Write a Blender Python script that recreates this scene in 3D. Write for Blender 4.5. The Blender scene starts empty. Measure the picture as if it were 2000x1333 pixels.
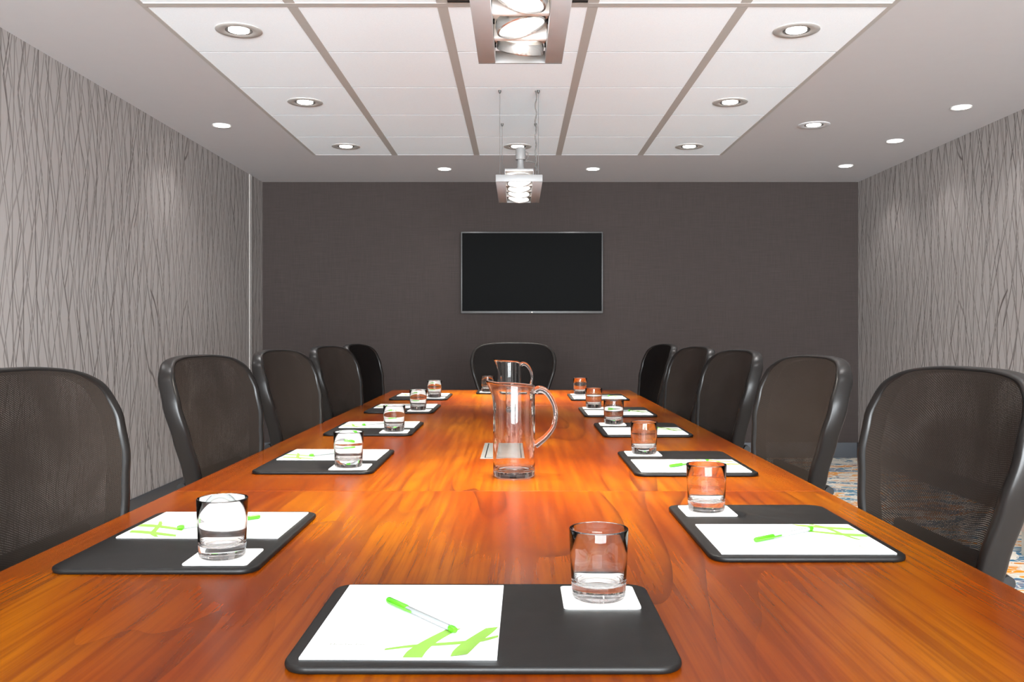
import bpy, bmesh, math, random
from mathutils import Vector, Matrix, Euler

random.seed(7)
PI = math.pi
SC = bpy.context.scene
COL = SC.collection

# ------------------------------------------------------------------ camera, world, exposure
CAM_Z = 1.10
cam_d = bpy.data.cameras.new('camera')
cam_d.sensor_width = 36.0
cam_d.lens = 36.0 * 1746 / 2000
cam_d.shift_x = -11 / 2000
cam_d.shift_y = -16.5 / 2000
cam_d.clip_start = 0.02
cam = bpy.data.objects.new('camera', cam_d)
COL.objects.link(cam)
cam.location = (0, 0, CAM_Z)
cam.rotation_euler = (PI / 2, 0, 0)
SC.camera = cam

world = bpy.data.worlds.new('world')
SC.world = world
world.use_nodes = True
world.node_tree.nodes['Background'].inputs[0].default_value = (0.90, 0.96, 1.0, 1)   # fill daylight for the window added behind the camera
world.node_tree.nodes['Background'].inputs[1].default_value = 53.0

SC.view_settings.view_transform = 'Standard'
SC.view_settings.look = 'None'
SC.view_settings.gamma = 1.0
SC.view_settings.use_curve_mapping = False
SC.view_settings.exposure = 0.95
SC.cycles.max_bounces = 14
SC.cycles.diffuse_bounces = 7
SC.cycles.glossy_bounces = 6
SC.cycles.transmission_bounces = 12
SC.cycles.transparent_max_bounces = 24
SC.cycles.caustics_reflective = True
SC.cycles.caustics_refractive = True
SC.cycles.blur_glossy = 1.0
SC.cycles.sample_clamp_direct = 12.0
SC.cycles.sample_clamp_indirect = 2.0
SC.cycles.use_denoising = True

# lamp powers (watts), used by the lamp builders below
P_PENDANT = 120.0
P_TILE = 12.0
P_EDGE = 7.0
LAMP_COL = (1.0, 0.98, 0.97)

# ------------------------------------------------------------------ small helpers
def srgb(r, g, b):
    f = lambda c: (c / 12.92) if c <= 0.04045 else ((c + 0.055) / 1.055) ** 2.4
    return (f(r / 255), f(g / 255), f(b / 255), 1.0)

def mesh_obj(name, bm, mat=None, parent=None, smooth=False, auto=None):
    bmesh.ops.recalc_face_normals(bm, faces=bm.faces[:])
    me = bpy.data.meshes.new(name)
    bm.to_mesh(me)
    bm.free()
    if mat is not None:
        me.materials.append(mat)
    if smooth:
        for p in me.polygons:
            p.use_smooth = True
        if auto is not None:
            me.set_sharp_from_angle(angle=math.radians(auto))
    o = bpy.data.objects.new(name, me)
    COL.objects.link(o)
    if parent is not None:
        o.parent = parent
    return o

def tag(o, label=None, cat=None, group=None, kind=None):
    if label: o['label'] = label
    if cat: o['category'] = cat
    if group: o['group'] = group
    if kind: o['kind'] = kind
    return o

def empty(name, loc=(0, 0, 0), rz=0.0):
    o = bpy.data.objects.new(name, None)
    o.empty_display_size = 0.05
    COL.objects.link(o)
    o.location = loc
    o.rotation_euler = (0, 0, rz)
    return o

def copy_tree(o, parent=None):
    c = o.copy()
    COL.objects.link(c)
    if parent is not None:
        c.parent = parent
    for ch in list(o.children):
        copy_tree(ch, c)
    return c

def add_box(bm, x0, x1, y0, y1, z0, z1, bevel=0.0, seg=2):
    t = bmesh.new()
    r = bmesh.ops.create_cube(t, size=1.0)
    for v in t.verts:
        v.co = Vector((x0 + (v.co.x + .5) * (x1 - x0), y0 + (v.co.y + .5) * (y1 - y0), z0 + (v.co.z + .5) * (z1 - z0)))
    if bevel > 0:
        bmesh.ops.bevel(t, geom=t.edges[:], offset=bevel, segments=seg, affect='EDGES', profile=0.5)
    merge(bm, t)

def merge(bm, t, mat=None):
    if mat is not None:
        t.transform(mat)
    me = bpy.data.meshes.new('tmp')
    t.to_mesh(me)
    t.free()
    bm.from_mesh(me)
    bpy.data.meshes.remove(me)

def box(name, x0, x1, y0, y1, z0, z1, mat, parent=None, bevel=0.0, seg=2):
    bm = bmesh.new()
    add_box(bm, x0, x1, y0, y1, z0, z1, bevel, seg)
    return mesh_obj(name, bm, mat, parent, smooth=bevel > 0, auto=40)

def add_lathe(bm, prof, n=48, closed=False):
    """prof: list of (r, z); revolve about z."""
    rings = []
    for r, z in prof:
        if r < 1e-6:
            rings.append([bm.verts.new((0, 0, z))])
        else:
            rings.append([bm.verts.new((r * math.cos(2 * PI * i / n), r * math.sin(2 * PI * i / n), z)) for i in range(n)])
    m = len(rings)
    pairs = list(zip(rings, rings[1:]))
    if closed:
        pairs.append((rings[-1], rings[0]))
    for a, b in pairs:
        for i in range(n):
            j = (i + 1) % n
            if len(a) == 1 and len(b) == 1:
                continue
            if len(a) == 1:
                bm.faces.new((a[0], b[i], b[j]))
            elif len(b) == 1:
                bm.faces.new((a[i], a[j], b[0]))
            else:
                bm.faces.new((a[i], a[j], b[j], b[i]))
    return rings

def add_tube(bm, pts, rad, n=10, cap=True):
    """sweep a circle along pts (parallel transport); rad is a number or list"""
    pts = [Vector(p) for p in pts]
    k = len(pts)
    rads = rad if isinstance(rad, (list, tuple)) else [rad] * k
    tang = []
    for i in range(k):
        a = pts[max(0, i - 1)]
        b = pts[min(k - 1, i + 1)]
        tang.append((b - a).normalized())
    up = Vector((0, 0, 1))
    if abs(tang[0].dot(up)) > .95:
        up = Vector((1, 0, 0))
    nrm = (up - tang[0] * up.dot(tang[0])).normalized()
    rings = []
    for i in range(k):
        nrm = (nrm - tang[i] * nrm.dot(tang[i])).normalized()
        bn = tang[i].cross(nrm)
        rings.append([bm.verts.new(pts[i] + rads[i] * (math.cos(2 * PI * j / n) * nrm + math.sin(2 * PI * j / n) * bn)) for j in range(n)])
    for a, b in zip(rings, rings[1:]):
        for j in range(n):
            bm.faces.new((a[j], a[(j + 1) % n], b[(j + 1) % n], b[j]))
    if cap:
        bm.faces.new(rings[0][::-1])
        bm.faces.new(rings[-1])

def spline(pts, n=8, closed=False):
    """Catmull-Rom through pts"""
    P = [Vector(p) for p in pts]
    out = []
    k = len(P)
    for i in range(k if closed else k - 1):
        if closed:
            p0, p1, p2, p3 = P[(i - 1) % k], P[i], P[(i + 1) % k], P[(i + 2) % k]
        else:
            p0, p1, p2, p3 = P[max(0, i - 1)], P[i], P[i + 1], P[min(k - 1, i + 2)]
        for j in range(n):
            t = j / n
            out.append(0.5 * ((2 * p1) + (-p0 + p2) * t + (2 * p0 - 5 * p1 + 4 * p2 - p3) * t * t + (-p0 + 3 * p1 - 3 * p2 + p3) * t ** 3))
    if not closed:
        out.append(P[-1])
    return out

def interp(tab, x):
    if x <= tab[0][0]: return tab[0][1]
    for (a, va), (b, vb) in zip(tab, tab[1:]):
        if x <= b:
            t = (x - a) / (b - a)
            t = t * t * (3 - 2 * t) * .5 + t * .5
            return va + (vb - va) * t
    return tab[-1][1]

def rounded_rect(w, d, r, n=6):
    pts = []
    for cx, cy, a0 in ((w / 2 - r, d / 2 - r, 0), (-w / 2 + r, d / 2 - r, PI / 2), (-w / 2 + r, -d / 2 + r, PI), (w / 2 - r, -d / 2 + r, 3 * PI / 2)):
        for i in range(n + 1):
            a = a0 + PI / 2 * i / n
            pts.append((cx + r * math.cos(a), cy + r * math.sin(a)))
    return pts

def add_slab(bm, pts, z0, z1, chamfer=0.0, steps=3):
    """prism over a convex outline, its edges rounded by chamfer"""
    def inset(f):
        cx = sum(p[0] for p in pts) / len(pts); cy = sum(p[1] for p in pts) / len(pts)
        out = []
        k = len(pts)
        for i in range(k):
            x, y = pts[i]
            xa, ya = pts[i - 1]; xb, yb = pts[(i + 1) % k]
            tx, ty = xb - xa, yb - ya
            l = math.hypot(tx, ty) or 1
            out.append((x - ty / l * f, y + tx / l * f))
        return out
    layers = []
    if chamfer > 0:
        for i in range(steps + 1):
            a = PI / 2 * i / steps
            layers.append((inset(chamfer * (1 - math.sin(a))), z0 + chamfer * (1 - math.cos(a))))
        for i in range(steps + 1):
            a = PI / 2 * i / steps
            layers.append((inset(chamfer * (1 - math.cos(a))), z1 - chamfer * (1 - math.sin(a))))
    else:
        layers = [(pts, z0), (pts, z1)]
    rings = [[bm.verts.new((x, y, z)) for x, y in L] for L, z in layers]
    k = len(pts)
    for a, b in zip(rings, rings[1:]):
        for i in range(k):
            bm.faces.new((a[i], a[(i + 1) % k], b[(i + 1) % k], b[i]))
    bm.faces.new(rings[0][::-1])
    bm.faces.new(rings[-1])

# ------------------------------------------------------------------ materials
class NT:
    def __init__(self, name):
        self.m = bpy.data.materials.new(name)
        self.m.use_nodes = True
        self.t = self.m.node_tree
        self.b = self.t.nodes['Principled BSDF']
        self.out = self.t.nodes['Material Output']
    def n(self, kind, **kw):
        nd = self.t.nodes.new(kind)
        for k, v in kw.items():
            setattr(nd, k, v)
        return nd
    def l(self, a, b):
        self.t.links.new(a, b)
    def val(self, sock, v):
        if hasattr(v, 'is_output'):
            self.l(v, sock)
        else:
            sock.default_value = v
    def math(self, op, a, b=None, clamp=False):
        nd = self.n('ShaderNodeMath', operation=op, use_clamp=clamp)
        self.val(nd.inputs[0], a)
        if b is not None:
            self.val(nd.inputs[1], b)
        return nd.outputs[0]
    def mix(self, f, a, b, blend='MIX'):
        nd = self.n('ShaderNodeMix', data_type='RGBA', blend_type=blend)
        self.val(nd.inputs[0], f)
        self.val(nd.inputs[6], a)
        self.val(nd.inputs[7], b)
        return nd.outputs[2]
    def ramp(self, f, stops, interp='LINEAR'):
        nd = self.n('ShaderNodeValToRGB')
        cr = nd.color_ramp
        cr.interpolation = interp
        while len(cr.elements) < len(stops):
            cr.elements.new(0.5)
        for e, (p, c) in zip(cr.elements, stops):
            e.position = p
            e.color = c if len(c) == 4 else (*c, 1)
        self.val(nd.inputs[0], f)
        return nd.outputs[0]
    def noise(self, vec, scale=1.0, detail=2.0, rough=.5, dist=0.0):
        nd = self.n('ShaderNodeTexNoise')
        self.l(vec, nd.inputs['Vector'])
        nd.inputs['Scale'].default_value = scale
        nd.inputs['Detail'].default_value = detail
        nd.inputs['Roughness'].default_value = rough
        nd.inputs['Distortion'].default_value = dist
        return nd.outputs[0]
    def mapping(self, vec, scale=(1, 1, 1), rot=(0, 0, 0), loc=(0, 0, 0)):
        nd = self.n('ShaderNodeMapping')
        self.l(vec, nd.inputs['Vector'])
        nd.inputs['Scale'].default_value = scale
        nd.inputs['Rotation'].default_value = rot
        nd.inputs['Location'].default_value = loc
        return nd.outputs[0]
    def pos(self):
        return self.n('ShaderNodeNewGeometry').outputs['Position']
    def objc(self):
        return self.n('ShaderNodeTexCoord').outputs['Object']
    def bump(self, h, strength=.1, dist=.01):
        nd = self.n('ShaderNodeBump')
        nd.inputs['Strength'].default_value = strength
        nd.inputs['Distance'].default_value = dist
        self.l(h, nd.inputs['Height'])
        self.l(nd.outputs[0], self.b.inputs['Normal'])
    def set(self, **kw):
        for k, v in kw.items():
            self.val(self.b.inputs[k.replace('_', ' ')], v)
        return self

def plain(name, col, rough=.5, metal=0.0, spec=.5, var=0.06, scale=40):
    m = NT(name)
    nz = m.noise(m.objc(), scale, 3)
    f = m.math('MULTIPLY_ADD', nz, var * 2)
    m.t.nodes[-1].inputs[2].default_value = 1 - var
    c = m.mix(1.0, col, f, 'MULTIPLY')
    m.set(Base_Color=c, Roughness=rough, Metallic=metal)
    m.b.inputs['Specular IOR Level'].default_value = spec
    return m.m

def emit(name, col, strength):
    m = NT(name)
    m.b.inputs['Base Color'].default_value = (.8, .8, .8, 1)
    m.b.inputs['Emission Color'].default_value = (*col, 1)
    m.b.inputs['Emission Strength'].default_value = strength
    m.m.cycles.emission_sampling = 'NONE'
    return m.m

def mat_wallpaper():
    m = NT('wallpaper')
    p = m.pos()
    sep = m.n('ShaderNodeSeparateXYZ'); m.l(p, sep.inputs[0])
    u = sep.outputs['Y']; v = sep.outputs['Z']
    def comb(a, b, c=0.0):
        nd = m.n('ShaderNodeCombineXYZ')
        m.val(nd.inputs[0], a); m.val(nd.inputs[1], b); m.val(nd.inputs[2], c)
        return nd.outputs[0]
    total = None
    # families of long thin strokes that lean to and fro and cross each other
    for freq, amp, period, w, seed in ((11.0, .130, .60, .0038, 1.3), (11.5, -.135, .52, .0038, 7.9), (10.0, .014, .9, .0044, 13.1),
                                       (9.5, .190, .90, .0034, 21.7), (9.0, -.170, .76, .0034, 33.3)):
        ph = m.noise(comb(m.math('MULTIPLY', u, 1.6), seed, 0.0), 1.0, 1.0)
        vv = m.math('ADD', m.math('DIVIDE', v, period), m.math('MULTIPLY', ph, 2.6))
        zig = m.math('MULTIPLY', m.math('PINGPONG', vv, 1.0), amp)
        wob = m.math('MULTIPLY', m.noise(comb(m.math('MULTIPLY', u, 6.0), m.math('MULTIPLY', v, .8), seed), 1.0, 1.0), .055)
        uu = m.math('ADD', m.math('ADD', u, zig), m.math('ADD', wob, seed))
        dist = m.math('DIVIDE', m.math('PINGPONG', m.math('MULTIPLY', uu, freq), .5), freq)
        line = m.math('SUBTRACT', 1.25, m.math('DIVIDE', dist, w), clamp=True)
        ink = m.noise(comb(m.math('MULTIPLY', uu, freq * .5), m.math('MULTIPLY', v, .9), seed * 2), 1.0, 1.0)
        line = m.math('MULTIPLY', line, m.ramp(ink, [(.30, (.45, .45, .45, 1)), (.6, (1, 1, 1, 1))]))
        total = line if total is None else m.math('MAXIMUM', total, line)
    fade = m.noise(comb(m.math('MULTIPLY', u, 5.0), m.math('MULTIPLY', v, 1.6), 2.0), 1.0, 2.0)
    fade = m.math('MULTIPLY_ADD', fade, 1.0)
    m.t.nodes[-1].inputs[2].default_value = .40
    total = m.math('MULTIPLY', total, fade, clamp=True)
    fine = m.noise(comb(m.math('MULTIPLY', u, 90.0), m.math('MULTIPLY', v, 14.0)), 1.0, 2.0)
    base = m.mix(fine, srgb(138, 132, 129), srgb(150, 144, 141))
    col = m.mix(m.math('MULTIPLY', total, .95), base, srgb(66, 58, 55))
    m.set(Base_Color=col, Roughness=.7)
    m.b.inputs['Specular IOR Level'].default_value = .2
    m.bump(total, .05, .002)
    return m.m

def mat_carpet():
    m = NT('carpet')
    p = m.pos()
    q = m.mapping(p, (2.2, 4.2, 1), (0, 0, math.radians(24)))
    q2 = m.mapping(p, (1.8, 3.8, 1), (0, 0, math.radians(-33)), (3.1, 1.7, 0))
    n1 = m.noise(q, 1.6, 1.2, .45, .3)
    n2 = m.noise(q2, 1.5, 1.2, .45, .3)
    c1 = m.ramp(n1, [(0, srgb(88, 104, 130)), (.36, srgb(66, 124, 152)), (.44, srgb(206, 200, 188)),
                     (.53, srgb(222, 142, 34)), (.60, srgb(214, 205, 190)), (.66, srgb(92, 148, 172))], 'CONSTANT')
    c2 = m.ramp(n2, [(0, srgb(205, 200, 190)), (.40, srgb(62, 112, 142)), (.47, srgb(222, 214, 200)), (.55, srgb(206, 126, 42)), (.63, srgb(84, 92, 116))], 'CONSTANT')
    big = m.noise(p, 1.4, 1)
    f = m.ramp(big, [(.45, (0, 0, 0, 1)), (.55, (1, 1, 1, 1))])
    c = m.mix(f, c1, c2)
    vo = m.n('ShaderNodeTexVoronoi', feature='DISTANCE_TO_EDGE')
    m.l(m.mapping(p, (3.4, 5.0, 1), (0, 0, math.radians(30))), vo.inputs['Vector'])
    ln = m.math('LESS_THAN', vo.outputs['Distance'], .06)
    c = m.mix(m.math('MULTIPLY', ln, .75), c, srgb(224, 216, 200))
    pile = m.noise(p, 420, 2)
    c = m.mix(.35, c, m.ramp(pile, [(.2, (.6, .6, .6, 1)), (.8, (1.2, 1.2, 1.2, 1))]), 'MULTIPLY')
    m.set(Base_Color=c, Roughness=.95)
    m.b.inputs['Specular IOR Level'].default_value = .1
    m.bump(pile, .5, .004)
    return m.m

def mat_wood():
    m = NT('cherry_veneer')
    p = m.objc()
    warp = m.noise(m.mapping(p, (2.4, .38, 1)), 1.0, 2, .45, .15)
    sep = m.n('ShaderNodeSeparateXYZ'); m.l(p, sep.inputs[0])
    x = sep.outputs['X']
    # growth lines: contours of the warped field
    fld = m.math('ADD', m.math('MULTIPLY', warp, 7.0), m.math('MULTIPLY', x, 3.2))
    saw = m.math('FRACT', m.math('MULTIPLY', fld, 2.1))
    contour = m.math('POWER', saw, 7.0)
    fine = m.noise(m.mapping(p, (120, 4, 1)), 1.0, 3, .65)
    fine2 = m.noise(m.mapping(p, (60, 1.6, 1)), 1.0, 3, .6)
    blot = m.noise(m.mapping(p, (3.0, 1.1, 1), loc=(4, 2, 0)), 1.0, 3, .55, .5)
    c = m.ramp(blot, [(.25, srgb(92, 28, 1)), (.5, srgb(114, 51, 1)), (.75, srgb(138, 80, 2))])
    c = m.mix(m.math('MULTIPLY', m.ramp(fine2, [(.40, (0, 0, 0, 1)), (.62, (1, 1, 1, 1))]), .55), c, srgb(80, 26, 3))
    gate = m.ramp(m.noise(m.mapping(p, (2.0, .9, 1), loc=(9, 5, 0)), 1.0, 2), [(.46, (0, 0, 0, 1)), (.62, (1, 1, 1, 1))])
    c = m.mix(m.math('MULTIPLY', m.math('MULTIPLY', contour, gate), .75), c, srgb(52, 17, 5))
    c = m.mix(m.math('MULTIPLY', m.ramp(fine, [(.55, (0, 0, 0, 1)), (.75, (1, 1, 1, 1))]), .25), c, srgb(62, 20, 5))
    m.set(Base_Color=c, Roughness=.24)
    m.b.inputs['Specular IOR Level'].default_value = .10
    return m.m

def mat_glass(name, tint=(1, 1, 1, 1)):
    m = NT(name)
    m.set(Base_Color=tint, Roughness=0.0, IOR=1.47)
    m.b.inputs['Transmission Weight'].default_value = 1.0
    return m.m

def mat_pane():
    m = NT('fill_window_pane')  # pane of the unseen window added for fill light
    tr = m.n('ShaderNodeBsdfTransparent'); gl = m.n('ShaderNodeBsdfGlossy')
    gl.inputs['Roughness'].default_value = .02
    fr = m.n('ShaderNodeFresnel'); fr.inputs[0].default_value = 1.45
    mx = m.n('ShaderNodeMixShader')
    m.l(fr.outputs[0], mx.inputs[0]); m.l(tr.outputs[0], mx.inputs[1]); m.l(gl.outputs[0], mx.inputs[2])
    m.l(mx.outputs[0], m.out.inputs[0])
    return m.m

def mat_mesh():
    """open woven chair mesh: tiny holes between dark threads"""
    m = NT('woven_mesh')
    p = m.objc()
    sep = m.n('ShaderNodeSeparateXYZ'); m.l(p, sep.inputs[0])
    pitch = .0034
    # local x across and the taller of y/z along
    along = m.math('ADD', sep.outputs['Z'], sep.outputs['Y'])
    a = m.math('PINGPONG', m.math('DIVIDE', m.math('ADD', sep.outputs['X'], m.math('MULTIPLY', along, .45)), pitch), .5)
    b = m.math('PINGPONG', m.math('DIVIDE', m.math('SUBTRACT', along, m.math('MULTIPLY', sep.outputs['X'], .45)), pitch), .5)
    h = m.math('MULTIPLY', a, b)          # 0 at threads, .25 mid hole
    loose = m.noise(p, 7.0, 2, .5, .6)
    thr = m.math('MULTIPLY_ADD', loose, -.20)
    m.t.nodes[-1].inputs[2].default_value = .27
    hole = m.math('GREATER_THAN', h, thr)
    c = m.mix(m.math('MULTIPLY', h, 4.0, clamp=True), srgb(40, 34, 30), srgb(20, 17, 15))
    m.set(Base_Color=c, Roughness=.8, Alpha=m.math('SUBTRACT', 1.0, hole))
    m.b.inputs['Specular IOR Level'].default_value = .08
    return m.m

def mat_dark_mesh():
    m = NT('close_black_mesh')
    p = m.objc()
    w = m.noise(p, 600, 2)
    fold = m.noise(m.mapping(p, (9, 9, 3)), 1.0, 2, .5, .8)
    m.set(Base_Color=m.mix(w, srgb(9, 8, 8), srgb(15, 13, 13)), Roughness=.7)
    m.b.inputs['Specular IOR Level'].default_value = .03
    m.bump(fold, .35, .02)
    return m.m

def mat_leather():
    m = NT('black_leather')
    p = m.objc()
    g = m.noise(p, 700, 3, .6)
    s = m.noise(p, 9, 3)
    c = m.ramp(s, [(.3, srgb(12, 10, 9)), (.7, srgb(17, 15, 14))])
    m.set(Base_Color=c, Roughness=m.math('MULTIPLY_ADD', s, .2))
    m.t.nodes[-1].inputs[2].default_value = .34
    m.b.inputs['Specular IOR Level'].default_value = .16
    m.bump(g, .12, .0006)
    return m.m

def mat_backwall():
    m = NT('taupe_wallcovering')
    p = m.pos()
    a = m.noise(m.mapping(p, (300, 1, 6)), 1.0, 2)
    b = m.noise(m.mapping(p, (6, 1, 300)), 1.0, 2)
    w = m.math('ADD', m.math('MULTIPLY', a, .5), m.math('MULTIPLY', b, .5))
    c = m.ramp(w, [(.3, srgb(45, 39, 37)), (.7, srgb(56, 49, 47))])
    m.set(Base_Color=c, Roughness=.85)
    m.b.inputs['Specular IOR Level'].default_value = .12
    m.bump(w, .1, .001)
    return m.m

def mat_tile():
    m = NT('ceiling_tile')
    p = m.pos()
    n = m.noise(p, 260, 3, .7)
    c = m.ramp(n, [(.3, srgb(235, 241, 246)), (.6, srgb(243, 248, 252))])
    m.set(Base_Color=c, Roughness=.9)
    m.b.inputs['Specular IOR Level'].default_value = .2
    m.bump(n, .1, .002)
    return m.m

M = dict(
    wallpaper=mat_wallpaper(), carpet=mat_carpet(), wood=mat_wood(), backwall=mat_backwall(), tile=mat_tile(),
    paint=plain('ceiling_paint', srgb(186, 183, 184), .8, var=.02, scale=12),
    rail=plain('grid_rail_paint', srgb(170, 165, 160), .6, var=.02),
    tee=plain('cross_tee_paint', srgb(128, 124, 121), .7, var=.02),
    dark_gap=plain('shadow_gap', srgb(120, 116, 112), .8, var=.02),
    baseboard=plain('baseboard_vinyl', srgb(62, 64, 68), .45, var=.05, scale=9),
    trim=plain('pale_trim', srgb(128, 122, 118), .6, var=.02),
    glass=mat_glass('clear_glass'), pane=mat_pane(), leather=mat_leather(), mesh=mat_mesh(), dark_mesh=mat_dark_mesh(),
    frame=plain('black_frame_plastic', srgb(20, 18, 17), .32, var=.1, scale=30, spec=.16),
    black=plain('black_plastic', srgb(16, 15, 15), .45, var=.1, spec=.2),
    rubber=plain('dark_rubber', srgb(16, 15, 15), .7, spec=.15),
    paper=plain('white_paper', srgb(230, 231, 231), .7, var=.01, spec=.2),
    coaster=plain('white_card', srgb(242, 240, 236), .75, var=.015, spec=.2),
    green=plain('green_plastic', srgb(62, 150, 14), .3, var=.03),
    green_ink=plain('green_print', srgb(120, 160, 66), .6, var=.03, spec=.2),
    grey_ink=plain('grey_print', srgb(138, 142, 128), .7, var=.02, spec=.2),
    pen_clear=plain('frosted_barrel', srgb(124, 129, 128), .25, var=.02),
    silver=plain('satin_silver', srgb(176, 179, 182), .45, metal=.1, var=.03),
    silver_dimmed=plain('satin_silver_dimmed', srgb(112, 111, 110), .5, metal=.1, var=.03),  # pendant silver darkened in colour, as window-facing parts are lit too brightly
    chrome=plain('brushed_chrome', srgb(205, 203, 200), .22, metal=.9, var=.05),
    white=plain('white_enamel', srgb(236, 234, 231), .4, var=.02),
    lamp_ring=plain('lamp_trim_grey', srgb(168, 164, 160), .45, var=.03),
    cable=plain('steel_cable', srgb(62, 60, 58), .5),
    cord=plain('clear_grey_cord', srgb(78, 74, 71), .5),
    screen=plain('tv_screen', srgb(5, 5, 5), .5, var=.02, spec=.02),
    bezel=plain('tv_bezel', srgb(92, 92, 92), .3, metal=.7, var=.04),
    cabinet=plain('cabinet_laminate', srgb(178, 160, 152), .5, var=.04, scale=14),
    foot=plain('grey_foot', srgb(176, 174, 166), .6, var=.04),
    box_metal=plain('power_box_alu', srgb(112, 112, 110), .4, metal=.4, var=.03),
    lens=emit('lamp_lens', (1.0, .97, .93), 9.0), pendant_lens=emit('pendant_lens', (1.0, .96, .9), 2.6),
)

# ------------------------------------------------------------------ room shell
XL, XR, YB, YF = -2.24, 2.99, 7.85, -5.0
CEIL = 2.423
T = .1
def structure(o): return tag(o, kind='structure')

structure(box('floor', XL - T, XR + T, YF - T, YB + T, -.1, 0, M['carpet']))
structure(box('wall_left', XL - T, XL, YF - T, YB + T, 0, CEIL, M['wallpaper']))
structure(box('wall_right', XR, XR + T, YF - T, YB + T, 0, CEIL, M['wallpaper']))
structure(box('wall_back', XL, XR, YB, YB + T, 0, CEIL, M['backwall']))
# the wall behind the camera holds a wide window, added to brighten the ceiling
WX0, WX1, WZ0, WZ1 = -2.12, 2.87, .05, 2.36
bm = bmesh.new()
add_box(bm, XL, WX0, YF - T, YF, 0, CEIL)
add_box(bm, WX1, XR, YF - T, YF, 0, CEIL)
add_box(bm, WX0, WX1, YF - T, YF, 0, WZ0)
add_box(bm, WX0, WX1, YF - T, YF, WZ1, CEIL)
structure(mesh_obj('wall_front', bm, M['wallpaper']))
bm = bmesh.new()
for k in range(4):
    xm = WX0 + (WX1 - WX0) * k / 3
    add_box(bm, max(WX0, xm - .03), min(WX1, xm + .03), YF - .07, YF - .02, WZ0 + .05, WZ1 - .05)
add_box(bm, WX0, WX1, YF - .07, YF - .02, WZ0, WZ0 + .05)
add_box(bm, WX0, WX1, YF - .07, YF - .02, WZ1 - .05, WZ1)
fill_win = structure(mesh_obj('fill_window_1', bm, M['white']))  # unseen window, put in as a source of fill light
for k in range(3):
    xa = WX0 + (WX1 - WX0) * k / 3 + .03; xb = WX0 + (WX1 - WX0) * (k + 1) / 3 - .03
    box('pane', xa, xb, YF - .047, YF - .043, WZ0 + .05, WZ1 - .05, M['pane'], fill_win)
pd = bpy.data.lights.new('fill_window_portal', 'AREA')  # portal for the daylight through the added window
pd.shape = 'RECTANGLE'; pd.size = WX1 - WX0; pd.size_y = WZ1 - WZ0
pd.cycles.is_portal = True
po = bpy.data.objects.new('fill_window_portal', pd); COL.objects.link(po)
po.location = ((WX0 + WX1) / 2, YF - .09, (WZ0 + WZ1) / 2); po.rotation_euler = (PI / 2, 0, 0)
structure(box('baseboard_left', XL, XL + .014, YF, YB, 0, .135, M['baseboard'], bevel=.004))
structure(box('baseboard_right', XR - .014, XR, YF, YB, 0, .135, M['baseboard'], bevel=.004))
structure(box('baseboard_back', XL + .014, XR - .014, YB - .014, YB, 0, .135, M['baseboard'], bevel=.004))

# upright joint strip in the left wall
bm = bmesh.new()
add_box(bm, XL, XL + .010, 7.455, 7.475, .135, CEIL)
add_box(bm, XL, XL + .010, 7.492, 7.512, .135, CEIL)
add_box(bm, XL, XL + .004, 7.475, 7.492, .135, CEIL)
structure(mesh_obj('trim_1', bm, M['trim']))

# ceiling: painted border around a field of square tiles
TS = .61
TX0, TX1 = -2.5 * TS, 2.5 * TS
TY1 = 6.657
NR = 17
TY0 = TY1 - NR * TS
bm = bmesh.new()
add_box(bm, XL - T, TX0, YF - T, YB + T, CEIL, CEIL + .12)
add_box(bm, TX1, XR + T, YF - T, YB + T, CEIL, CEIL + .12)
add_box(bm, TX0, TX1, TY1, YB + T, CEIL, CEIL + .12)
add_box(bm, TX0, TX1, YF - T, TY0, CEIL, CEIL + .12)
add_box(bm, TX0, TX1, TY0, TY1, CEIL + .04, CEIL + .12)
ceiling = structure(mesh_obj('ceiling', bm, M['paint']))
# dark slots seen in the thin gaps between tile rows
box('ceiling_backing', TX0, TX1, TY0, TY1, CEIL + .032, CEIL + .039, M['dark_gap'], ceiling)
RAILW = .042
tile_me = None
for c in range(5):
    for r in range(NR):
        x0 = TX0 + c * TS; y0 = TY0 + r * TS
        cx, cy = x0 + TS / 2, y0 + TS / 2
        if tile_me is None:
            hw = TS / 2 - RAILW / 2; hd = TS / 2 - .004
            o = box('ceiling_tile', -hw, hw, -hd, hd, 0, .022, M['tile'], ceiling)
            tile_me = o.data
        else:
            o = bpy.data.objects.new('ceiling_tile', tile_me)
            COL.objects.link(o); o.parent = ceiling
        o.location = (cx, cy, CEIL + .0015)
rail_me = None
for c in range(6):
    x = TX0 + c * TS
    w = RAILW / 2
    if c == 0: a, b = 0.0, w
    elif c == 5: a, b = -w, 0.0
    else: a, b = -w, w
    box('grid_rail', x + a, x + b, TY0, TY1, CEIL - .0005, CEIL + .03, M['rail'], ceiling)
for r in range(1, NR):
    for c in range(5):
        xa = TX0 + c * TS + RAILW / 2
        box('cross_tee', xa, xa + TS - RAILW, TY0 + r * TS - .0038, TY0 + r * TS + .0038, CEIL + .0020, CEIL + .03, M['tee'], ceiling)
# one wider cross rail in view at the top of the frame
box('cross_rail', TX0 + w, TX1 - w, TY1 - 5 * TS - .020, TY1 - 5 * TS + .020, CEIL - .001, CEIL + .030, M['rail'], ceiling)

# slot air diffuser in the centre column
vent = empty('ceiling_vent', (0, 3.545, CEIL + .004))
tag(vent, 'dark slotted air diffuser in the ceiling above the near pendant lamp', 'vent')
box('vent_frame', -.285, .285, -.04, .035, -.006, .004, M['rail'], vent)
for k in range(3):
    box('slot', -.28, .28, -.033 + k * .022, -.019 + k * .022, -.008, -.0055, M['black'], vent)

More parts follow.
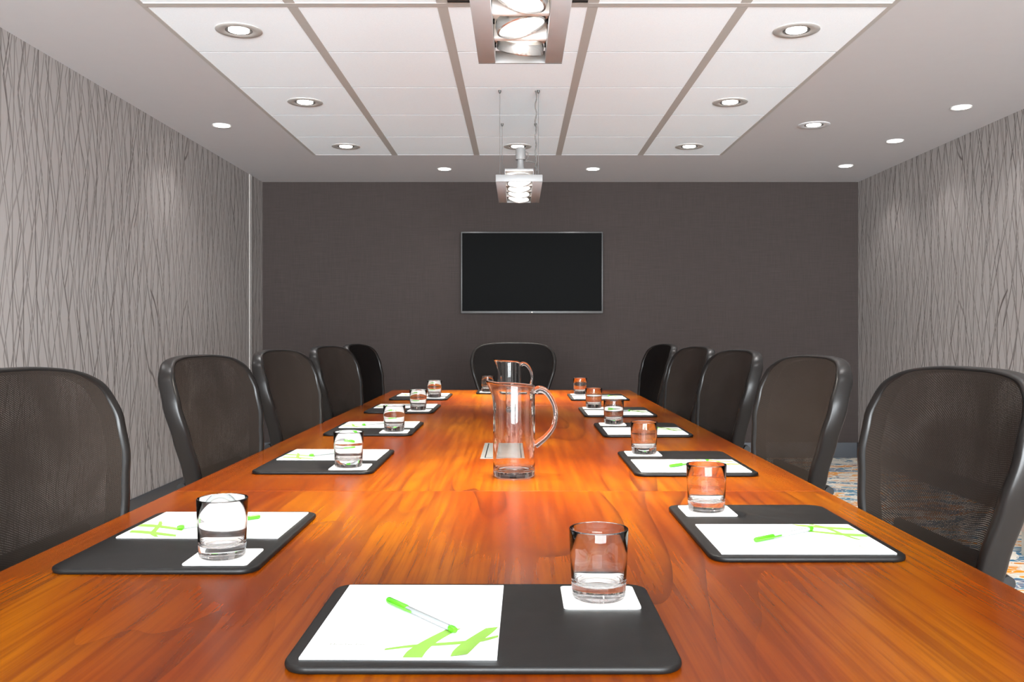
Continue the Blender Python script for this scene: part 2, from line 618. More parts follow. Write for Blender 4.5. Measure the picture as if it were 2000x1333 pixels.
# ------------------------------------------------------------------ ceiling downlights
def spot(name, loc, energy, size_deg, blend, radius, parent, direction=(0, 0, -1), color=LAMP_COL):
    d = bpy.data.lights.new(name, 'SPOT')
    d.energy = energy
    d.color = color
    d.spot_size = math.radians(size_deg)
    d.spot_blend = blend
    d.shadow_soft_size = radius
    o = bpy.data.objects.new(name, d)
    COL.objects.link(o)
    o.parent = parent
    o.location = loc
    o.rotation_euler = Vector(direction).to_track_quat('-Z', 'Y').to_euler()
    return o

def ring_bm(ro, ri, h):
    bm = bmesh.new()
    add_lathe(bm, [(ro, 0), (ro, -h * .6), (ro - .004, -h), (ri + .012, -h), (ri, -h * .4), (ri, 0)], 40)
    return bm
def lens_bm(r, z):
    bm = bmesh.new()
    add_lathe(bm, [(0, z), (r, z), (r, z + .003), (0, z + .003)], 32)
    return bm
big_ring = big_lens = small_ring = small_lens = None
def downlight(x, y, z, label, group, big, energy, ring_mat):
    global big_ring, big_lens, small_ring, small_lens
    t = empty('downlight', (x, y, z))
    tag(t, label, 'downlight', group)
    ro, rl = (.100, .043) if big else (.058, .045)
    bmr = ring_bm(ro, rl + (.014 if big else .002), .005)
    mesh_obj('trim_ring', bmr, ring_mat, t, smooth=True, auto=40)
    if big:
        b2 = bmesh.new()
        add_lathe(b2, [(rl + .015, -.003), (rl, -.0012), (rl, 0), (rl + .015, 0)], 32)
        mesh_obj('reflector', b2, M['chrome'], t, smooth=True, auto=40)
    mesh_obj('lens', lens_bm(rl + .001, -.0045), M['lens'], t)
    spot('lamp_light', (0, 0, -.03), energy, 125, .9, .035, t)
    return t

side = {-1: 'left', 1: 'right'}
rows = [(6.352, 'last'), (5.132, 'middle'), (3.912, 'nearest')]
for y, nm in rows:
    for s in (-1, 1):
        downlight(s * 2 * TS, y, CEIL + .0015, 'round grey-rimmed downlight in the %s tile row of the %s tile column' % ({'last': 'farthest', 'middle': 'middle lit', 'nearest': 'nearest visible'}[nm], side[s]),
                  'downlights in the ceiling tiles', True, P_TILE, M['lamp_ring'])
downlight(0, 6.352, CEIL + .0015, 'round grey-rimmed downlight in the centre tile column above the far pendant', 'downlights in the ceiling tiles', True, P_TILE, M['lamp_ring'])
for y, nm in ((2.692, 'first'), (1.472, 'second'), (.252, 'third')):
    for s in (-1, 1):
        downlight(s * 2 * TS, y, CEIL + .0015, 'grey-rimmed downlight of the %s tile column, %s one beyond the picture top' % (side[s], nm), 'downlights in the ceiling tiles', True, P_TILE, M['lamp_ring'])
downlight(-1.887, 5.70, CEIL, 'small white downlight in the painted border by the left wall', 'downlights in the painted border', False, P_EDGE, M['white'])
downlight(1.885, 5.69, CEIL, 'grey-rimmed downlight in the painted border just right of the tiles', 'downlights in the painted border', True, P_EDGE, M['paint'])
downlight(-.591, 7.22, CEIL, 'small downlight above the dark back wall, left of the pendant', 'downlights in the painted border', False, P_EDGE, M['white'])
downlight(.608, 7.22, CEIL, 'small downlight above the dark back wall, right of the pendant', 'downlights in the painted border', False, P_EDGE, M['white'])
for y, nm in ((7.086, 'farthest'), (6.16, 'middle'), (5.24, 'nearest visible')):
    downlight(2.60, y, CEIL, 'small downlight washing the right wall, %s of the three' % nm, 'downlights along the right wall', False, P_EDGE, M['white'])
for y, nm in ((4.32, 'first'), (3.4, 'second'), (2.48, 'third'), (1.56, 'fourth')):
    downlight(2.60, y, CEIL, 'small downlight washing the right wall, %s one beyond the picture edge' % nm, 'downlights along the right wall', False, P_EDGE, M['white'])
for y, nm in ((3.3, 'first'), (1.0, 'second')):
    downlight(-1.887, y, CEIL, 'small downlight by the left wall, %s one beyond the picture top' % nm, 'downlights in the painted border', False, P_EDGE, M['white'])

# ------------------------------------------------------------------ pendants
PZ = CAM_Z + .823          # underside of the frame
PW, PL, PH, RW = .255, .80, .038, .052
def pendant(y0, label, tilts, mount):
    t = empty('pendant_lamp', (.008, y0, PZ))
    tag(t, label, 'pendant lamp', 'pendant lamps over the table')
    for s in (-1, 1):
        a, b = (s * PW / 2, s * (PW / 2 - RW))
        box('side_rail', min(a, b), max(a, b), .008, PL - .008, 0, PH, M['silver'], t, bevel=.002)
    for ya, yb in ((0, .008), (PL - .008, PL)):
        box('end_plate', -PW / 2, PW / 2, ya, yb, 0, PH, M['silver_dimmed'], t, bevel=.001)
    box('back_plate', -PW / 2 + RW, PW / 2 - RW, .008, PL - .008, PH + .022, PH + .026, M['white'], t)
    box('back_cover', -PW / 2 + RW - .0035, PW / 2 - RW + .0035, .004, PL - .004, PH + .0261, PH + .034, M['silver_dimmed'], t, bevel=.003)
    inner = PW / 2 - RW
    for s in (-1, 1):
        box('inner_side', min(s * inner, s * (inner + .003)), max(s * inner, s * (inner + .003)), .008, PL - .008, PH, PH + .026, M['silver_dimmed'], t)
    pitch = PL / 4
    for k in range(3):
        y = pitch * (k + 1)
        box('divider', -inner, inner, y - .012, y + .012, .008, PH + .022, M['white'], t, bevel=.003)
    for k, (tx, ty) in enumerate(tilts):
        yc = pitch * (k + .5)
        # gimbal head: ring, bowl and glowing face
        rot = Euler((tx, ty, 0)).to_matrix().to_4x4()
        bm = bmesh.new(); tb = bmesh.new()
        add_lathe(tb, [(.061, -.012), (.064, -.016), (.069, -.013), (.070, .004), (.066, .016), (.050, .022), (.048, .018), (.060, .010)], 36, closed=True)
        merge(bm, tb, rot)
        g = mesh_obj('lamp_head', bm, M['chrome'], t, smooth=True, auto=40)
        g.location = (0, yc, .022)
        bm = bmesh.new(); tb = bmesh.new()
        add_lathe(tb, [(0, -.0135), (.03, -.0128), (.0595, -.010), (.0595, -.006), (0, -.006)], 32)
        merge(bm, tb, rot)
        mesh_obj('lamp_face', bm, M['pendant_lens'], g, smooth=True, auto=40)
        d = rot @ Vector((0, 0, -1))
        spot('lamp_light', Vector((0, 0, 0)) + d * .035, P_PENDANT, 70, 1.0, .045, g, d, (1.0, .93, .80))
        for s in (-1, 1):
            bm = bmesh.new()
            x0, x1 = s * .0705, s * (inner - .0005)
            add_tube(bm, [(x0, 0, .004), (x1, 0, .004)], .0075, 12)
            mesh_obj('pivot', bm, M['black'], g, smooth=True, auto=40)
    top = CEIL + .0015 - PZ
    cx = PW / 2 - .022
    for s in (-1, 1):
        for yy in (.012, PL - .012):
            bm = bmesh.new()
            add_tube(bm, [(s * cx, yy, PH), (s * cx, yy, top)], .0013, 6)
            mesh_obj('suspension_cable', bm, M['cable'], t)
        for yy in (.012, PL - .012):
            bm = bmesh.new()
            add_lathe(bm, [(0, top), (.008, top), (.008, top - .009), (.004, top - .018), (0, top - .020)], 16)
            o = mesh_obj('ceiling_grip', bm, M['cable'], t, smooth=True, auto=40)
            o.location = (s * cx, yy, 0)
    # power cord, wavering down from the ceiling
    bm = bmesh.new()
    pts = [(cx - .016, .02, top), (cx - .01, .02, top - .02)]
    for i in range(1, 15):
        f = i / 15
        pts.append((cx - .014 + .004 * math.sin(i * 1.9), .02 + .003 * math.cos(i * 1.3), top - .02 - (top - .02 - PH - .06) * f))
    pts.append((cx - .02, .04, PH + .045))
    add_tube(bm, spline(pts, 4), .0032, 8)
    mesh_obj('power_cord', bm, M['cord'], t, smooth=True)
    if mount:
        bm = bmesh.new()
        zb = PH + .034
        add_lathe(bm, [(0, zb), (.034, zb), (.030, zb + .008), (.019, zb + .022), (.017, zb + .062), (.020, zb + .064), (0, zb + .064)], 28)
        o = mesh_obj('stem_neck', bm, M['silver_dimmed'], t, smooth=True, auto=40); o.location = (.008, .09, 0)
        bm = bmesh.new()
        add_lathe(bm, [(0, zb + .064), (.028, zb + .064), (.028, zb + .126), (.025, zb + .130), (0, zb + .130)], 28)
        o = mesh_obj('stem_cylinder', bm, M['silver_dimmed'], t, smooth=True, auto=40); o.location = (.008, .09, 0)
        bm = bmesh.new()
        add_tube(bm, spline([(.036, .088, zb + .11), (.050, .086, zb + .095), (.046, .085, zb + .07), (.034, .082, zb + .055), (.055, .08, zb + .055), (.085, .075, zb + .045), (.098, .07, zb + .02), (.098, .07, zb - .002)], 5), .0026, 8)
        mesh_obj('stem_cord', bm, M['cord'], t, smooth=True)
    return t
R = math.radians
pendant(2.737 - PL, 'large silver pendant with round spotlights hanging nearest, at the top of the picture', [(R(-3), R(-4)), (R(-4), R(16)), (R(-3), R(-14)), (R(26), R(8))], False)
pendant(4.87, 'smaller-looking silver pendant of four spotlights hanging before the back wall', [(R(-14), R(-6)), (R(-13), R(-3)), (R(-13), R(3)), (R(-12), R(5))], True)

# ------------------------------------------------------------------ television
tv = empty('television', (.124, YB, 1.62))
tag(tv, 'black flat television on the dark back wall', 'television')
TVW, TVH = 1.232, .708
box('bezel', -TVW / 2, TVW / 2, -.11, -.065, -TVH / 2, TVH / 2, M['bezel'], tv, bevel=.004)
box('screen', -TVW / 2 + .012, TVW / 2 - .012, -.1112, -.1095, -TVH / 2 + .020, TVH / 2 - .012, M['screen'], tv)
box('rear_shell', -TVW / 2 + .06, TVW / 2 - .06, -.065, -.03, -TVH / 2 + .05, TVH / 2 - .08, M['black'], tv, bevel=.012)
box('wall_bracket', -.25, .25, -.03, 0, -.2, .2, M['black'], tv)
bm = bmesh.new(); bmesh.ops.create_uvsphere(bm, u_segments=14, v_segments=8, radius=.009)
o = mesh_obj('badge', bm, M['chrome'], tv, smooth=True); o.location = (0, -.109, -TVH / 2 + .010); o.scale = (1.3, .5, .8)

# ------------------------------------------------------------------ conference table
TZ = .74
TXa, TXb, TYa, TYb, TSEAM = -.78, .70, .86, 5.60, 2.03
table = empty('conference_table', ((TXa + TXb) / 2, (TYa + TYb) / 2, 0))
tag(table, 'long glossy cherry-wood conference table', 'table')
tcx, tcy = (TXa + TXb) / 2, (TYa + TYb) / 2
seams = [TYa, TSEAM, 4.43, TYb]
for k in range(3):
    bm = bmesh.new()
    L = seams[k + 1] - seams[k]
    g = .0008
    add_box(bm, TXa - tcx, TXb - tcx, -L / 2 + g, L / 2 - g, -.036, 0, bevel=.0016, seg=2)
    o = mesh_obj('tabletop_panel', bm, M['wood'], table)
    o.location = (0, (seams[k] + seams[k + 1]) / 2 - tcy, TZ)
for yy in (1.35, 3.23, 5.0):
    box('pedestal', -.16, .16, yy - tcy - .14, yy - tcy + .14, 0, TZ - .036, M['wood'], table, bevel=.006)
box('spine_panel', -.015, .015, 1.49 - tcy, 4.86 - tcy, .25, .66, M['wood'], table)
# flush power box
pb = box('power_box', -.107 - tcx, .030 - tcx, 2.55 - tcy, 2.91 - tcy, TZ - .001, TZ + .0006, M['box_metal'], table, bevel=.0004)
box('lid_gap', -.095 - tcx, .018 - tcx, 2.565 - tcy, 2.895 - tcy, TZ + .00062, TZ + .0008, M['black'], pb)
box('lid', -.0915 - tcx, .0145 - tcx, 2.569 - tcy, 2.891 - tcy, TZ + .00085, TZ + .0014, M['box_metal'], pb, bevel=.0002)

# ------------------------------------------------------------------ place settings
PADH = .009
def build_pad():
    bm = bmesh.new()
    add_slab(bm, rounded_rect(.428, .312, .028, 7), 0, PADH, .0035, 3)
    return mesh_obj('desk_pad', bm, M['leather'], None, smooth=True, auto=35)

def text_mesh(name, body, size, mat, parent):
    cu = bpy.data.curves.new(name, 'FONT')
    cu.body = body
    cu.size = size
    cu.resolution_u = 2
    ob = bpy.data.objects.new(name, cu)
    COL.objects.link(ob)
    dg = bpy.context.evaluated_depsgraph_get()
    me = bpy.data.meshes.new_from_object(ob.evaluated_get(dg))
    COL.objects.unlink(ob)
    bpy.data.objects.remove(ob)
    me.materials.clear()
    me.materials.append(mat)
    o = bpy.data.objects.new(name, me)
    COL.objects.link(o)
    o.parent = parent
    return o

PPW, PPD, PPH = .2125, .277, .0022
def stroke(bm, left, right, z):
    L = [bm.verts.new((x, y, z)) for x, y in left]
    Rr = [bm.verts.new((x, y, z)) for x, y in right]
    for i in range(len(L) - 1):
        bm.faces.new((L[i], Rr[i], Rr[i + 1], L[i + 1]))

def build_notepad(curl):
    t = empty('notepad')
    bm = bmesh.new()
    add_box(bm, -PPW / 2, PPW / 2, -PPD / 2, PPD / 2, 0, PPH - .0004)
    mesh_obj('sheets', bm, M['paper'], t)
    # top sheet, its lower right corner lifting a little
    NX, NY = 24, 30
    def lift(x, y):
        d = max(0.0, (x - PPW / 2) + (-PPD / 2 - y) + .055)
        return PPH + curl * d * d * 6.0
    bm = bmesh.new()
    g = [[bm.verts.new((-PPW / 2 + PPW * i / NX, -PPD / 2 + PPD * j / NY, lift(-PPW / 2 + PPW * i / NX, -PPD / 2 + PPD * j / NY))) for j in range(NY + 1)] for i in range(NX + 1)]
    for i in range(NX):
        for j in range(NY):
            bm.faces.new((g[i][j], g[i + 1][j], g[i + 1][j + 1], g[i][j + 1]))
    sheet = mesh_obj('top_sheet', bm, M['paper'], t, smooth=True)
    # printed green brush-stroke H in the lower right corner (page coordinates, metres)
    bm = bmesh.new()
    z = PPH + .0002
    H = [([(.043, -.048), (.030, -.070), (.017, -.095), (.008, -.118), (.005, -.1375)],
          [(.061, -.043), (.048, -.066), (.036, -.092), (.029, -.116), (.026, -.1375)]),
         ([(.090, -.042), (.078, -.066), (.066, -.092), (.058, -.116), (.056, -.134)],
          [(.1045, -.037), (.098, -.058), (.086, -.088), (.078, -.114), (.074, -.131)]),
         ([(-.018, -.111), (.010, -.099), (.050, -.090), (.082, -.081), (.1055, -.066)],
          [(-.018, -.116), (.010, -.107), (.050, -.099), (.082, -.091), (.1055, -.073)])]
    for k, (a, b) in enumerate(H):
        a = [tuple(p)[:2] for p in spline([(x, y, 0) for x, y in a], 4)]
        b = [tuple(p)[:2] for p in spline([(x, y, 0) for x, y in b], 4)]
        L = [bm.verts.new((x, y, lift(x, y) + .0003 + k * .00004)) for x, y in a]
        Rr = [bm.verts.new((x, y, lift(x, y) + .0003 + k * .00004)) for x, y in b]
        for i in range(len(L) - 1):
            bm.faces.new((L[i], Rr[i], Rr[i + 1], L[i + 1]))
    mesh_obj('printed_letter', bm, M['green_ink'], sheet)
    tx = text_mesh('printed_name', 'Holiday Inn', .0085, M['grey_ink'], sheet)
    tx.location = (-.082, -.100, PPH + .0003)
    return t

def build_pen():
    """lies along local +x from cap end (x=-.075) to plug (x=+.075), axis at z=.0052"""
    t = empty('pen')
    r = .0033
    def along(prof, name, mat, parent, n=16):
        bm = bmesh.new(); tb = bmesh.new()
        add_lathe(tb, prof, n)
        merge(bm, tb, Matrix.Rotation(PI / 2, 4, 'Y'))
        o = mesh_obj(name, bm, mat, parent, smooth=True, auto=40)
        return o
    o = along([(0, -.030), (.0026, -.030), (r, -.026), (r, .068), (0, .068)], 'barrel', M['pen_clear'], t); o.location.z = .0042
    o = along([(0, -.075), (.0034, -.075), (.0041, -.073), (.0041, -.030), (.0036, -.029), (0, -.029)], 'cap', M['green'], t); o.location.z = .0042
    bm = bmesh.new()
    add_box(bm, -.070, -.012, -.0056, -.0040, -.0014, .0014, bevel=.0006, seg=1)
    mesh_obj('clip', bm, M['green'], o, smooth=True, auto=40)
    o = along([(0, .066), (.0036, .066), (.0040, .068), (.0040, .073), (.003, .077), (0, .0775)], 'end_plug', M['green'], t); o.location.z = .0042
    return t

def build_coaster():
    bm = bmesh.new()
    add_slab(bm, rounded_rect(.0985, .0985, .006, 4), 0, .0018)
    return mesh_obj('coaster', bm, M['coaster'], None)

def build_glass():
    bm = bmesh.new()
    prof = [(0, .0030), (.020, .0028), (.029, .0006), (.0315, 0), (.0345, .0022), (.0355, .006), (.0362, .020), (.0378, .055),
            (.0390, .0895), (.0386, .0912), (.0378, .0915), (.0370, .0905), (.0362, .060), (.0348, .0275), (.0328, .0215), (.026, .0185), (.012, .0175), (0, .0175)]
    add_lathe(bm, prof, 64)
    return mesh_obj('drinking_glass', bm, M['glass'], None, smooth=True, auto=60)

pad0, note0, note_curl0, pen0, coaster0, glass0 = build_pad(), build_notepad(0.0), build_notepad(1.0), build_pen(), build_coaster(), build_glass()
used = set()
def inst(proto):
    if proto.name not in used:
        used.add(proto.name)
        return proto
    return copy_tree(proto)

ORD = ['first', 'second', 'third', 'fourth', 'fifth']
settings = [(-.037, 1.094, 0.0, 'near end of the table', '')]
for k, (x, y) in enumerate([(-.546, 1.54), (-.523, 2.475), (-.523, 3.31), (-.530, 4.17), (-.530, 4.95)]):
    settings.append((x, y, -PI / 2, '%s left-hand place from the camera' % ORD[k], ''))
for k, (x, y) in enumerate([(.460, 1.61), (.450, 2.44), (.450, 3.27), (.440, 4.0), (.438, 4.92)]):
    settings.append((x, y, PI / 2, '%s right-hand place from the camera' % ORD[k], ''))
settings.append((-.030, 5.365, PI, 'far end of the table', ''))
for i, (x, y, rz, where, _) in enumerate(settings):
    rnd = random.Random(40 + i)
    c, s = math.cos(rz), math.sin(rz)
    def W(lx, ly): return (x + c * lx - s * ly, y + s * lx + c * ly)
    o = inst(pad0); o.location = (x, y, TZ); o.rotation_euler = (0, 0, rz)
    tag(o, 'black leather desk pad, ' + where, 'desk pad', 'desk pads on the table')
    j = 0.0 if i == 0 else 1.0
    o = inst(note_curl0 if i == 0 else note0)
    px, py = W(-.090, .002 - j * rnd.uniform(0, .004))
    o.location = (px, py, TZ + PADH); o.rotation_euler = (0, 0, rz + (R(-.6) if i == 0 else R(rnd.uniform(-1, 1))))
    tag(o, 'white notepad printed with green letter, ' + where, 'notepad', 'notepads on the desk pads')
    o = inst(pen0)
    px, py = W(-.083 + j * rnd.uniform(-.006, .006), .000 + j * rnd.uniform(-.006, .006))
    o.location = (px, py, TZ + PADH + PPH); o.rotation_euler = (0, 0, rz + math.atan2(-.130, .104) + j * R(rnd.uniform(-6, 6)))
    tag(o, 'clear green-capped pen on notepad, ' + where, 'pen', 'pens on the notepads')
    o = inst(coaster0)
    px, py = W(.145, .088)
    o.location = (px, py, TZ + PADH); o.rotation_euler = (0, 0, rz + j * R(rnd.uniform(-2, 2)))
    tag(o, 'square white coaster under glass, ' + where, 'coaster', 'coasters on the desk pads')
    o = inst(glass0)
    px, py = W(.144 + j * rnd.uniform(-.004, .004), .086 + j * rnd.uniform(-.004, .004))
    o.location = (px, py, TZ + PADH + .0018); o.rotation_euler = (0, 0, rnd.uniform(0, 6))
    tag(o, 'clear empty tumbler on coaster, ' + where, 'glass', 'tumblers on the coasters')

# ------------------------------------------------------------------ pitchers
def build_pitcher():
    t = empty('water_pitcher')
    bm = bmesh.new()
    H, Rr, th = .232, .0525, .0032
    outer = [(0, .004), (.030, .0035), (.044, .0005), (.047, 0), (.0505, .003), (.0522, .010)]
    outer += [(Rr, .010 + (H - .012) * i / 14) for i in range(1, 15)]
    rim = [(Rr - .0004, H - .0005), (Rr - th / 2, H), (Rr - th + .0003, H - .0008)]
    inner = [(Rr - th, H - .004 - (H - .030) * i / 14) for i in range(15)]
    inner += [(.046, .018), (.038, .0150), (.020, .0165), (0, .017)]
    rings = add_lathe(bm, outer + rim + inner, 72)
    for v in bm.verts:
        r = math.hypot(v.co.x, v.co.y)
        if v.co.z > H - .062 and r > .03:
            a = math.atan2(v.co.y, -v.co.x)        # 0 at the spout side (-x)
            f = math.exp(-(a / .42) ** 2)
            u = max(0.0, (v.co.z - (H - .062)) / .062)
            v.co.x -= f * .021 * u ** 2.6
            v.co.y *= 1 - f * .30 * u ** 1.6
            v.co.z += f * .004 * u ** 3 + .010 * u ** 4 * (-(v.co.x) / Rr) * .35
    mesh_obj('pitcher_body', bm, M['glass'], t, smooth=True, auto=60)
    bm = bmesh.new()
    pts = spline([(Rr + .0005, 0, .214), (Rr + .012, 0, .219), (Rr + .030, 0, .210), (Rr + .046, 0, .184), (Rr + .0515, 0, .155), (Rr + .045, 0, .124), (Rr + .028, 0, .101), (Rr + .010, 0, .086), (Rr + .0005, 0, .079)], 5)
    k = len(pts)
    add_tube(bm, pts, [.0075 + .002 * math.cos(2 * PI * i / (k - 1)) for i in range(k)], 14)
    mesh_obj('handle', bm, M['glass'], t, smooth=True, auto=60)
    return t
p1 = build_pitcher()
p1.location = (-.009, 2.235, TZ); p1.rotation_euler = (0, 0, R(-4))
tag(p1, 'tall clear glass pitcher standing nearer on the table', 'pitcher', 'pitchers on the table')
p2 = copy_tree(p1)
p2.location = (-.038, 4.06, TZ); p2.rotation_euler = (0, 0, R(4))
tag(p2, 'clear glass pitcher farther back on the table, behind the other', 'pitcher', 'pitchers on the table')

# ------------------------------------------------------------------ office chairs
PROF = [(.46, .004), (.56, .016), (.65, .014), (.745, 0.0), (.83, -.018), (.92, -.042), (.985, -.060), (1.037, -.076)]
BY = -.25
def ysurf(x, z):
    return BY + interp(PROF, z) + .034 * (x / .27) ** 2
HALF = [(1.037, .0), (1.0355, .10), (1.026, .185), (1.008, .232), (.984, .258), (.95, .271), (.915, .276), (.87, .272), (.83, .262), (.745, .234),
        (.65, .204), (.56, .176), (.505, .150), (.475, .105), (.466, .0)]
def sweep_section(bm, pts, normals, depthdir, a, b, n=14, p=.55):
    rings = []
    for i, (P, N) in enumerate(zip(pts, normals)):
        aa = a[i] if isinstance(a, list) else a
        bb = b[i] if isinstance(b, list) else b
        ring = []
        for j in range(n):
            t = 2 * PI * j / n
            ct, st = math.cos(t), math.sin(t)
            ring.append(bm.verts.new(P + N * aa * math.copysign(abs(ct) ** p, ct) + depthdir * bb * math.copysign(abs(st) ** p, st)))
        rings.append(ring)
    k = len(rings)
    for i in range(k):
        A, B = rings[i], rings[(i + 1) % k]
        for j in range(n):
            bm.faces.new((A[j], A[(j + 1) % n], B[(j + 1) % n], B[j]))

def build_chair():
    t = empty('office_chair')
    right = [(h, z) for z, h in HALF]
    loop2 = right + [(-h, z) for h, z in right[-2:0:-1]]
    pts2 = [(p.x, p.y) for p in spline([(x, z, 0) for x, z in loop2], 5, closed=True)]
    k = len(pts2)
    def normal(i):
        x0, z0 = pts2[i - 1]; x1, z1 = pts2[(i + 1) % k]
        tx, tz = x1 - x0, z1 - z0
        l = math.hypot(tx, tz)
        n = Vector((-tz / l, 0, tx / l))
        x, z = pts2[i]
        if n.x * x + n.z * (z - .76) < 0: n = -n
        return n
    inn = [.0145] * k
    # frame sits inside the outline; thinner across the top bar
    P, N, A, B = [], [], [], []
    for i in range(k):
        x, z = pts2[i]
        n = normal(i)
        sidef = abs(n.x)
        a = .0070 + .005 * sidef
        q = Vector((x, 0, z)) - n * a
        P.append(Vector((q.x, ysurf(q.x, q.z) - .014, q.z))); N.append(n); A.append(a); B.append(.0150 + .0080 * sidef ** .7 * min(1, max(.0, (z - .45) / .2)) )
    bm = bmesh.new()
    sweep_section(bm, P, N, Vector((0, 1, 0)), A, B, 16, .55)
    mesh_obj('back_frame', bm, M['frame'], t, smooth=True, auto=60)
    # stretched mesh
    bm = bmesh.new()
    zc = .76
    rings = []
    NR_ = 12
    for r in range(1, NR_ + 1):
        f = r / NR_
        ring = []
        for i in range(0, k, 2):
            q = P[i]
            x, z = q.x * f, zc + (q.z - zc) * f
            dent = .012 * math.sin(min(1, (1 - f) * 1.6) * PI / 2)
            ring.append(bm.verts.new((x, ysurf(x, z) - dent + .003, z)))
        rings.append(ring)
    ctr = bm.verts.new((0, ysurf(0, zc) - .008, zc))
    m = len(rings[0])
    for i in range(m):
        bm.faces.new((ctr, rings[0][i], rings[0][(i + 1) % m]))
    for a, b in zip(rings, rings[1:]):
        for i in range(m):
            bm.faces.new((a[i], a[(i + 1) % m], b[(i + 1) % m], b[i]))
    mesh_obj('back_mesh', bm, M['mesh'], t, smooth=True)
    # lumbar pad behind the mesh
    bm = bmesh.new()
    add_box(bm, -.165, .165, BY - .042, BY - .024, .62, .73, bevel=.008, seg=2)
    for v in bm.verts:
        v.co.y += .034 * (v.co.x / .27) ** 2
    mesh_obj('lumbar_pad', bm, M['rubber'], t, smooth=True, auto=50)
    # yoke that carries the back
    yoke = mesh_obj('back_yoke', (lambda b: (add_tube(b, spline([(-.180, BY - .030, .69), (-.17, BY - .045, .60), (-.12, BY - .05, .49), (0, BY + .02, .43), (.12, BY - .05, .49), (.17, BY - .045, .60), (.180, BY - .030, .69)], 5), .014, 10), b)[1])(bmesh.new()), M['black'], t, smooth=True)
    for s in (-1, 1):
        bm = bmesh.new()
        add_tube(bm, [(s * .176, BY - .030, .695), (s * .197, BY - .030, .695)], [.014, .012], 16)
        mesh_obj('pivot_knob', bm, M['black'], yoke, smooth=True, auto=40)
    # seat
    seat = []
    for i in range(48):
        a = 2 * PI * i / 48
        ct, st = math.cos(a), math.sin(a)
        x = .255 * math.copysign(abs(ct) ** .55, ct); y = .01 + .225 * math.copysign(abs(st) ** .55, st)
        z = .445 + .012 * (x / .25) ** 2 - (.03 * max(0, (y - .12) / .1) ** 2)
        seat.append(Vector((x, y, z)))
    ns = []
    for i in range(48):
        d = seat[(i + 1) % 48] - seat[i - 1]
        n = Vector((d.y, -d.x, 0)).normalized(); ns.append(n)
    bm = bmesh.new()
    sweep_section(bm, seat, ns, Vector((0, 0, 1)), .018, .017, 10, .7)
    mesh_obj('seat_frame', bm, M['frame'], t, smooth=True, auto=60)
    bm = bmesh.new()
    rings = [[bm.verts.new((p.x * f, .01 + (p.y - .01) * f, .440 + (p.z - .440) * f * f - .006 * (1 - f))) for p in seat] for f in (.25, .5, .75, 1.0)]
    c0 = bm.verts.new((0, .01, .432))
    for i in range(48):
        bm.faces.new((c0, rings[0][i], rings[0][(i + 1) % 48]))
    for a, b in zip(rings, rings[1:]):
        for i in range(48):
            bm.faces.new((a[i], a[(i + 1) % 48], b[(i + 1) % 48], b[i]))
    mesh_obj('seat_mesh', bm, M['mesh'], t, smooth=True)
    # armrests below table height
    for s in (-1, 1):
        bm = bmesh.new()
        add_tube(bm, spline([(s * .20, -.20, .47), (s * .285, -.20, .50), (s * .292, -.17, .56), (s * .288, -.10, .615)], 5), .013, 10)
        arm = mesh_obj('armrest', bm, M['black'], t, smooth=True)
        bm = bmesh.new()
        add_slab(bm, [(s * .285 + x, -.02 + y) for x, y in rounded_rect(.085, .24, .035, 5)], .612, .640, .008, 2)
        mesh_obj('arm_pad', bm, M['rubber'], arm, smooth=True, auto=40)
    box('tilt_mechanism', -.09, .09, -.16, .10, .36, .425, M['black'], t, bevel=.012)
    bm = bmesh.new()
    add_lathe(bm, [(0, .10), (.032, .10), (.032, .24), (.016, .242), (.016, .37), (0, .37)], 20)
    mesh_obj('gas_column', bm, M['black'], t, smooth=True, auto=40)
    for j in range(5):
        a = 2 * PI * j / 5 + .3
        d = Vector((math.cos(a), math.sin(a), 0))
        bm = bmesh.new()
        add_tube(bm, [d * .02 + Vector((0, 0, .125)), d * .15 + Vector((0, 0, .108)), d * .30 + Vector((0, 0, .078))], [.027, .021, .014], 10)
        leg = mesh_obj('base_leg', bm, M['frame'], t, smooth=True, auto=60)
        bm = bmesh.new()
        nrm = Vector((-d.y, d.x, 0))
        for q in (-1, 1):
            add_tube(bm, [d * .30 + nrm * q * .008 + Vector((0, 0, .028)), d * .30 + nrm * q * .026 + Vector((0, 0, .028))], .028, 16)
        mesh_obj('caster', bm, M['rubber'], leg, smooth=True, auto=40)
    return t

chair0 = build_chair()
OFF = -BY - .050      # chair origin lies this far inside the table edge
chairs = []
for k, (y, th) in enumerate([(1.56, 4), (2.50, 5), (3.31, 6), (4.18, 8), (4.93, 7)]):
    chairs.append((TXa + OFF, y, -PI / 2 - R(th), 'black mesh office chair, %s along the left side of the table from the camera' % ORD[k]))
for k, (y, th) in enumerate([(1.62, 3), (2.45, 4), (3.27, 5), (4.02, 6), (4.93, 6)]):
    chairs.append((TXb - OFF, y, PI / 2 + R(th), 'black mesh office chair, %s along the right side of the table from the camera' % ORD[k]))
chairs.append((-.028, TYb - OFF + .05, PI, 'black mesh office chair at the far end of the table, under the television'))
for i, (x, y, rz, lab) in enumerate(chairs):
    o = chair0 if i == 0 else copy_tree(chair0)
    o.location = (x, y, 0); o.rotation_euler = (0, 0, rz)
    tag(o, lab, 'chair', 'office chairs around the table')
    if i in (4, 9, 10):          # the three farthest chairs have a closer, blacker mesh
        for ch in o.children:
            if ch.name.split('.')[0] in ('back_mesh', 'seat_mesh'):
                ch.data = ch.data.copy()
                ch.data.materials[0] = M['dark_mesh']

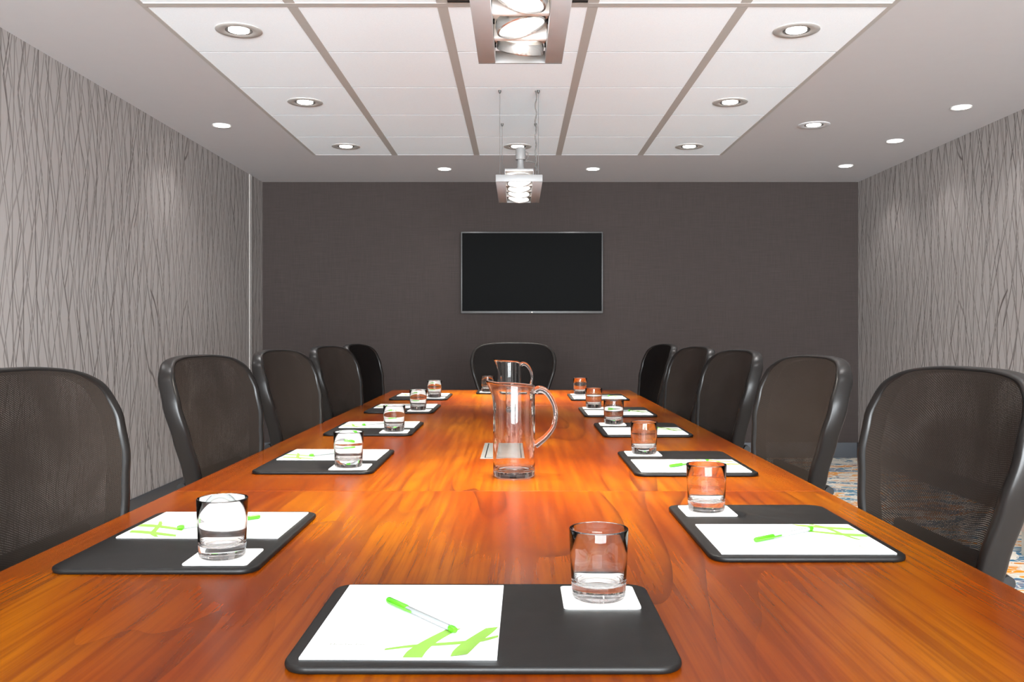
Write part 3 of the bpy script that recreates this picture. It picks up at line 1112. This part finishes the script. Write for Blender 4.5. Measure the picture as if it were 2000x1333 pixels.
# ------------------------------------------------------------------ low cabinet at the right
cab = empty('low_cabinet', (2.68, 4.0, 0))
tag(cab, 'low pinkish-grey cabinet on grey feet, at the right edge behind the nearest chair', 'cabinet')
box('cabinet_body', -.21, .21, -.45, .44, .125, .56, M['cabinet'], cab, bevel=.003)
box('plinth', -.13, .17, -.40, .40, .015, .124, M['black'], cab)
for sx in (-.19, .13):
    for sy in (-.44, .27):
        box('foot', sx, sx + .06, sy, sy + .15, 0, .1245, M['foot'], cab, bevel=.003)
